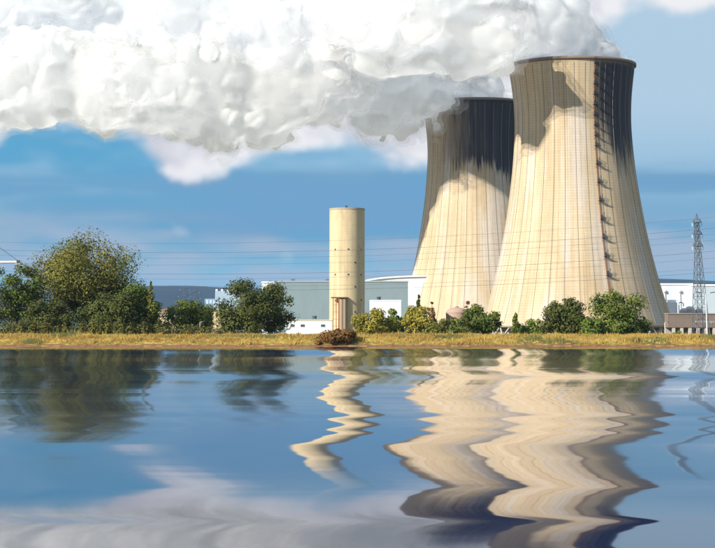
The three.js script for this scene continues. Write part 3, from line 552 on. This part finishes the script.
// shrubs in front of the silo and towers
tree('shrub', 'yellow-green shrub at the right foot of the silo', 'shrub', { px: 372, top: 311, hw: 20.7, d: 258, low: 0.2, form: 'bush', col: 'yellow', lobes: 18, leaves: 6300, leaf: 0.27 });
tree('shrub', 'pale thin shrub in front of the white box building', 'shrub', { px: 394, top: 311, hw: 12.2, d: 262, low: 0.2, form: 'bush', col: 'fresh', lobes: 12, leaves: 3000, leaf: 0.25 });
tree('shrub', 'tall yellow-green shrub at the left foot of the rear tower', 'shrub', { px: 416, top: 306, hw: 18.3, d: 260, low: 0.2, form: 'bush', col: 'yellow', lobes: 18, leaves: 6300, leaf: 0.27 });
tree('conifer', 'dark narrow conifer leaning over the yellow shrub', 'tree', { px: 419, top: 297, hw: 8, d: 268, low: 0.3, form: 'cone', col: 'dark', lobes: 16, leaves: 1800, leaf: 0.25 });
tree('young_tree', 'wispy young tree in front of the rear tower', 'tree', { px: 432, top: 299, hw: 6, d: 268, low: 0.25, col: 'russet', lobes: 10, leaves: 800, leaf: 0.24 });
tree('shrub', 'low olive shrub beside the wispy young tree', 'shrub', { px: 437, top: 319, hw: 17.1, d: 256, low: 0.2, form: 'bush', col: 'olive', lobes: 14, leaves: 4200, leaf: 0.25 });
tree('shrub', 'low dark shrub before the middle of the rear tower', 'shrub', { px: 458, top: 320, hw: 20.7, d: 257, low: 0.2, form: 'bush', col: 'mid', lobes: 16, leaves: 4800, leaf: 0.25 });
tree('young_tree', 'thin russet sapling near the right of the rear tower', 'tree', { px: 468, top: 302, hw: 5.5, d: 270, low: 0.3, col: 'russet', lobes: 8, leaves: 600, leaf: 0.24 });
tree('small_tree', 'green bushy small tree where the two towers overlap', 'tree', { px: 483, top: 309, hw: 18.3, d: 259, low: 0.3, form: 'bush', col: 'mid', lobes: 18, leaves: 5400, leaf: 0.27 });
tree('young_tree', 'slim sapling rising out of the bushy small tree', 'tree', { px: 481, top: 305, hw: 4, d: 264, low: 0.3, col: 'olive', lobes: 8, leaves: 600, leaf: 0.24 });
tree('conifer', 'small pointed green conifer at the near tower\'s left foot', 'tree', { px: 516, top: 313, hw: 11, d: 258, low: 0.04, form: 'cone', col: 'mid', lobes: 22, leaves: 3000, leaf: 0.26 });
tree('shrub', 'low green shrub between the pointed conifer and round tree', 'shrub', { px: 534, top: 322, hw: 15.9, d: 260, low: 0.2, form: 'bush', col: 'fresh', lobes: 12, leaves: 3000, leaf: 0.25 });
tree('round_tree', 'dark round tree in front of the near tower', 'tree', { px: 567, top: 298.5, hw: 24, d: 258, low: 0.05, form: 'bush', col: 'dark', lobes: 30, leaves: 12000, leaf: 0.3 });
tree('broadleaf_tree', 'larger green tree right of the dark round tree', 'tree', { px: 615, top: 295.5, hw: 32, d: 262, low: 0.04, form: 'bush', col: 'mid', lobes: 34, leaves: 13500, leaf: 0.32 });
tree('shrub', 'yellowish shrub at the left edge of the larger green tree', 'shrub', { px: 590, top: 313, hw: 14.6, d: 255, low: 0.2, form: 'bush', col: 'fresh', lobes: 14, leaves: 3600, leaf: 0.26 });
tree('shrub', 'small weed clump at the foot of the gallery', 'shrub', { px: 674, top: 331, hw: 8.5, d: 256, low: 0.2, form: 'bush', col: 'fresh', lobes: 8, leaves: 1200, leaf: 0.22 });
// russet bush on the water's edge
{ const z = edgeZ(at(336, 340, 240).x); tree('russet_bush', 'reddish-brown bush hanging over the water\'s edge below the silo', 'bush', { px: 335.5, top: 328, hw: 22, d: 239.8, base: 0.6, low: 0.0, form: 'bush', col: 'russet', lobes: 22, leaves: 7500, leaf: 0.24 }); }
// hedge below the grove
{
  const r = rng(4242), t = thing('hedge', 'low rough olive hedge along the bank below the left grove', 'hedge', [at(100, 330, 253).x, GROUND, -253 * K]), lobes = [], x0 = at(-30, 330, 253).x - t.position.x, x1 = at(218, 330, 253).x - t.position.x;
  for (let x = x0; x < x1; x += 0.8) { const h = 6.6 + 3.0 * (fbm(x / 5, 1, 1, 3) - 0.4); lobes.push([x + r(), h * (0.35 + 0.25 * r()) + 0.6, (r() - 0.5) * 2.4, 1.0 + 0.5 * r(), h * 0.42, 1.1]); }
  part('foliage', crownGeo(r, lobes, 22000, 0.24, [0.06, 0.075, 0.014], [0.17, 0.14, 0.03]), leafM, t);
  for (let x = x0; x < x1; x += 3) part('stem', bar(V(x, 0, 0), V(x + r() - 0.5, 2.4, 0), 0.07, 0.03), barkM, t);
}
// dry grass on the bank
{
  const r = rng(991), gs = [], N = 20000;
  for (let k = 0; k < 9; k++) { const a = r() * 6.28, l = 0.16 * r(), x = (r() - 0.5) * 0.3, z = (r() - 0.5) * 0.3, h = 0.22 + 0.3 * r(); const g = new THREE.BufferGeometry(); const ca = Math.cos(a), sa = Math.sin(a); g.setAttribute('position', new THREE.Float32BufferAttribute([x - sa * 0.03, -0.03, z + ca * 0.03, x + sa * 0.03, -0.03, z - ca * 0.03, x + ca * l, h, z + sa * l], 3)); g.computeVertexNormals(); gs.push(g); }
  const m = new THREE.InstancedMesh(mergeGeometries(gs), new THREE.MeshPhysicalMaterial({ color: 0xffffff, roughness: 0.9, transmission: 0.3, thickness: 0 }), N), M = new THREE.Matrix4(), q = new THREE.Quaternion(), c = new THREE.Color();
  for (let i = 0; i < N; i++) {
    const x = -115 + 230 * r(), t = 1.3 + 9 * Math.pow(r(), 0.9), s = (0.5 + 1.0 * r()) * (0.3 + 1.4 * fbm(x / 3, t / 2, 7, 3)) * (r() < 0.03 ? 1.9 : 1) * sstep(0.4, 2.6, t + 3 * (fbm(x / 4, t, 2, 2) - 0.5));
    M.compose(V(x, leveeY(x, t), edgeZ(x) - t), q.setFromAxisAngle(UPV, r() * 6.28), V(s * 1.3, s, s * 1.3)); m.setMatrixAt(i, M);
    const n = fbm(x / 6, t, 11, 3) * 0.7 + r() * 0.3; c.setRGB(...mix3(mix3([0.32, 0.18, 0.03], [0.60, 0.44, 0.09], clamp(n * 1.8 - 0.4)), [0.16, 0.17, 0.035], 0.8 * sstep(0.52, 0.66, fbm(x / 7 + 3, t / 3, 21, 4)))); m.setColorAt(i, c);
  }
  m.name = 'dry_grass'; shade(m); m.userData = { kind: 'stuff', label: 'golden dry grass along the top of the bank', category: 'grass' }; scene.add(m);
}

// ---------------------------------------------------------------- steam: nested veils round a thick heart
{
  const steamM = new THREE.MeshPhysicalMaterial({ color: new THREE.Color().setRGB(0.965, 0.965, 0.97), roughness: 1, specularIntensity: 0, transmission: 0.82, thickness: 0, vertexColors: true, transparent: true });
  const LEVELS = [[-3.0, 1], [-1.2, 0.27], [0.9, 0.18]];
  function plume(label, base, puffs, seed, keep) {
    const P = puffs.map(([px, py, off, rad]) => { const v = at(px, py, (base + off) / K); return [v.x, v.y, v.z, rad]; });
    const field = (x, y, z) => {                // below nought inside; billows of several sizes
      let best = 1e9; for (const [a, b, c, q] of P) { const t = Math.hypot(x - a, (y - b) * 1.05, z - c) - q, h = clamp(0.5 + 0.5 * (best - t) / 8); best = lerp(best, t, h) - 8 * h * (1 - h); }
      if (best > 24) return best;
      const bl = fbm(x / 30 + seed, y / 30, z / 30, 3), b2 = Math.abs(vnoise(x / 13, y / 13 + seed, z / 13) - 0.5), b3 = Math.abs(vnoise(x / 6.3, y / 6.3 + seed, z / 6.3) - 0.5), b4 = vnoise(x / 3, y / 3, z / 3 + seed) - 0.5;
      return best + 40 * (0.5 - bl) - 15 * (b2 - 0.2) - 4 * (b3 - 0.2) + 0.5 * b4 + 2;
    };
    const lo = V(1e9, 1e9, 1e9), hi = V(-1e9, -1e9, -1e9); for (const [a, b, c, q] of P) { lo.min(V(a - q - 14, b - q - 14, c - q - 14)); hi.max(V(a + q + 14, b + q + 14, c + q + 14)); }
    hi.y = Math.min(hi.y, at(350, -60, base / K).y);
    const N = 82, BOX = 3, out = [], xEnd = P[P.length - 1][0], xOld = P[P.length - 4][0];
    for (let bx = 0; bx < BOX; bx++) {
      const x0 = lerp(lo.x, hi.x, bx / BOX), dx = (hi.x - lo.x) / BOX / (N - 3), dy = (hi.y - lo.y) / (N - 3), dz = (hi.z - lo.z) / (N - 3), F3 = new Float32Array(N * N * N);
      const wx = (i) => x0 + (i - 1) * dx, wy = (i) => lo.y + (i - 1) * dy, wz = (i) => lo.z + (i - 1) * dz;
      for (let k = 0; k < N; k++) for (let j = 0; j < N; j++) for (let i = 0; i < N; i++) { const x = wx(i), y = wy(j), z = wz(k); F3[i + j * N + k * N * N] = Math.max(field(x, y, z), keep(x, y, z)); }
      LEVELS.forEach(([level, alpha], li) => {
        const mc = new MarchingCubes(N, steamM, false, false, 150000);
        for (let i = 0; i < F3.length; i++) mc.field[i] = level - F3[i];
        mc.isolation = 0; mc.update();
        const n = mc.count, p = new Float32Array(n * 3), at1 = (v, f) => f((v + 1) * N / 2);
        for (let i = 0; i < n; i++) { p[i * 3] = at1(mc.positionArray[i * 3], wx); p[i * 3 + 1] = at1(mc.positionArray[i * 3 + 1], wy); p[i * 3 + 2] = at1(mc.positionArray[i * 3 + 2], wz); }
        if (!n) return;
        let g = new THREE.BufferGeometry(); g.setAttribute('position', new THREE.BufferAttribute(p, 3)); { const nv = new Float32Array(n * 3), A = mc.normalArray; for (let i = 0; i < n; i++) { const a = A[i * 3] / dx, b = A[i * 3 + 1] / dy, c = A[i * 3 + 2] / dz, L = 1 / (Math.hypot(a, b, c) + 1e-9); nv[i * 3] = a * L; nv[i * 3 + 1] = b * L; nv[i * 3 + 2] = c * L; } g.setAttribute('normal', new THREE.BufferAttribute(nv, 3)); } g = mergeVertices(g, 0.01);
        const q = g.attributes.position, nn = g.attributes.normal, col = new Float32Array(q.count * 4);
        for (let i = 0; i < q.count; i++) { const x = q.getX(i), y = q.getY(i), z = q.getZ(i), thin = sstep(xEnd, xOld, x), wisp = li ? clamp(0.4 + 1.2 * fbm(x / 20, y / 20, z / 20 + li, 2)) : 1; col[i * 4] = col[i * 4 + 1] = col[i * 4 + 2] = 1; col[i * 4 + 3] = alpha * (li ? 1 : lerp(0.75, 1, thin)) * wisp; }
        g.setAttribute('color', new THREE.BufferAttribute(col, 4));
        if (li) { const ix = g.index.array, keepT = []; for (let t = 0; t < ix.length; t += 3) if (nn.getZ(ix[t]) > 0.02 && nn.getY(ix[t]) < 0.75) keepT.push(ix[t], ix[t + 1], ix[t + 2]); g.setIndex(keepT); }   // the far side's veils are hidden by the heart
        out.push(g);
      });
    }
    const m = shade(new THREE.Mesh(mergeGeometries(out), steamM)); m.name = numbered('steam_plume'); m.userData = { kind: 'stuff', label, category: 'steam' }; scene.add(m);
    console.log(label, m.geometry.index.count / 3);
  }
  // distance to stay clear of the shell and of the air below the rim
  const clear = (c) => (x, y, z) => { const top = TH_ + GROUND, h = Math.hypot(x - c.x, z - c.z); if (y > top + 3) return -99; if (y > top - 8 && h < 31) return Math.max(h - 31, -99); const sideOut = radiusAt(Math.max(6, Math.min(TH_, y - GROUND))) + 4 - h; return Math.max(sideOut, top - 24 - y - 1.4 * Math.max(0, h - 44), -99); };
  plume('white steam plume streaming left from the nearer tower', -front.z, [[615, 60, 0, 8], [602, 57, -1, 13], [580, 53, -3, 20], [550, 38, -6, 26], [514, 22, -18, 31], [476, 18, -30, 35], [436, 10, -36, 39], [394, 14, -24, 37], [358, 2, 16, 36], [326, 0, 64, 38], [286, 24, 108, 42], [236, 12, 130, 50], [170, 24, 140, 48], [100, 14, 146, 50], [30, 24, 150, 46], [-40, 20, 154, 46]], 11, clear(front));
  plume('lower steam plume drifting left from the farther tower', -rear.z, [[502, 102, -1, 11], [480, 98, -3, 19], [450, 94, -8, 27], [414, 84, -20, 34], [372, 90, -34, 34], [322, 78, -46, 40], [272, 94, -54, 36], [226, 98, -60, 34], [170, 80, -64, 38], [105, 92, -66, 34], [45, 74, -68, 34], [-20, 80, -68, 34]], 23, clear(rear));
}
scene.fog = new THREE.FogExp2(new THREE.Color().setRGB(0.16, 0.43, 1.0), 0.000022);
renderer.render(scene, camera);
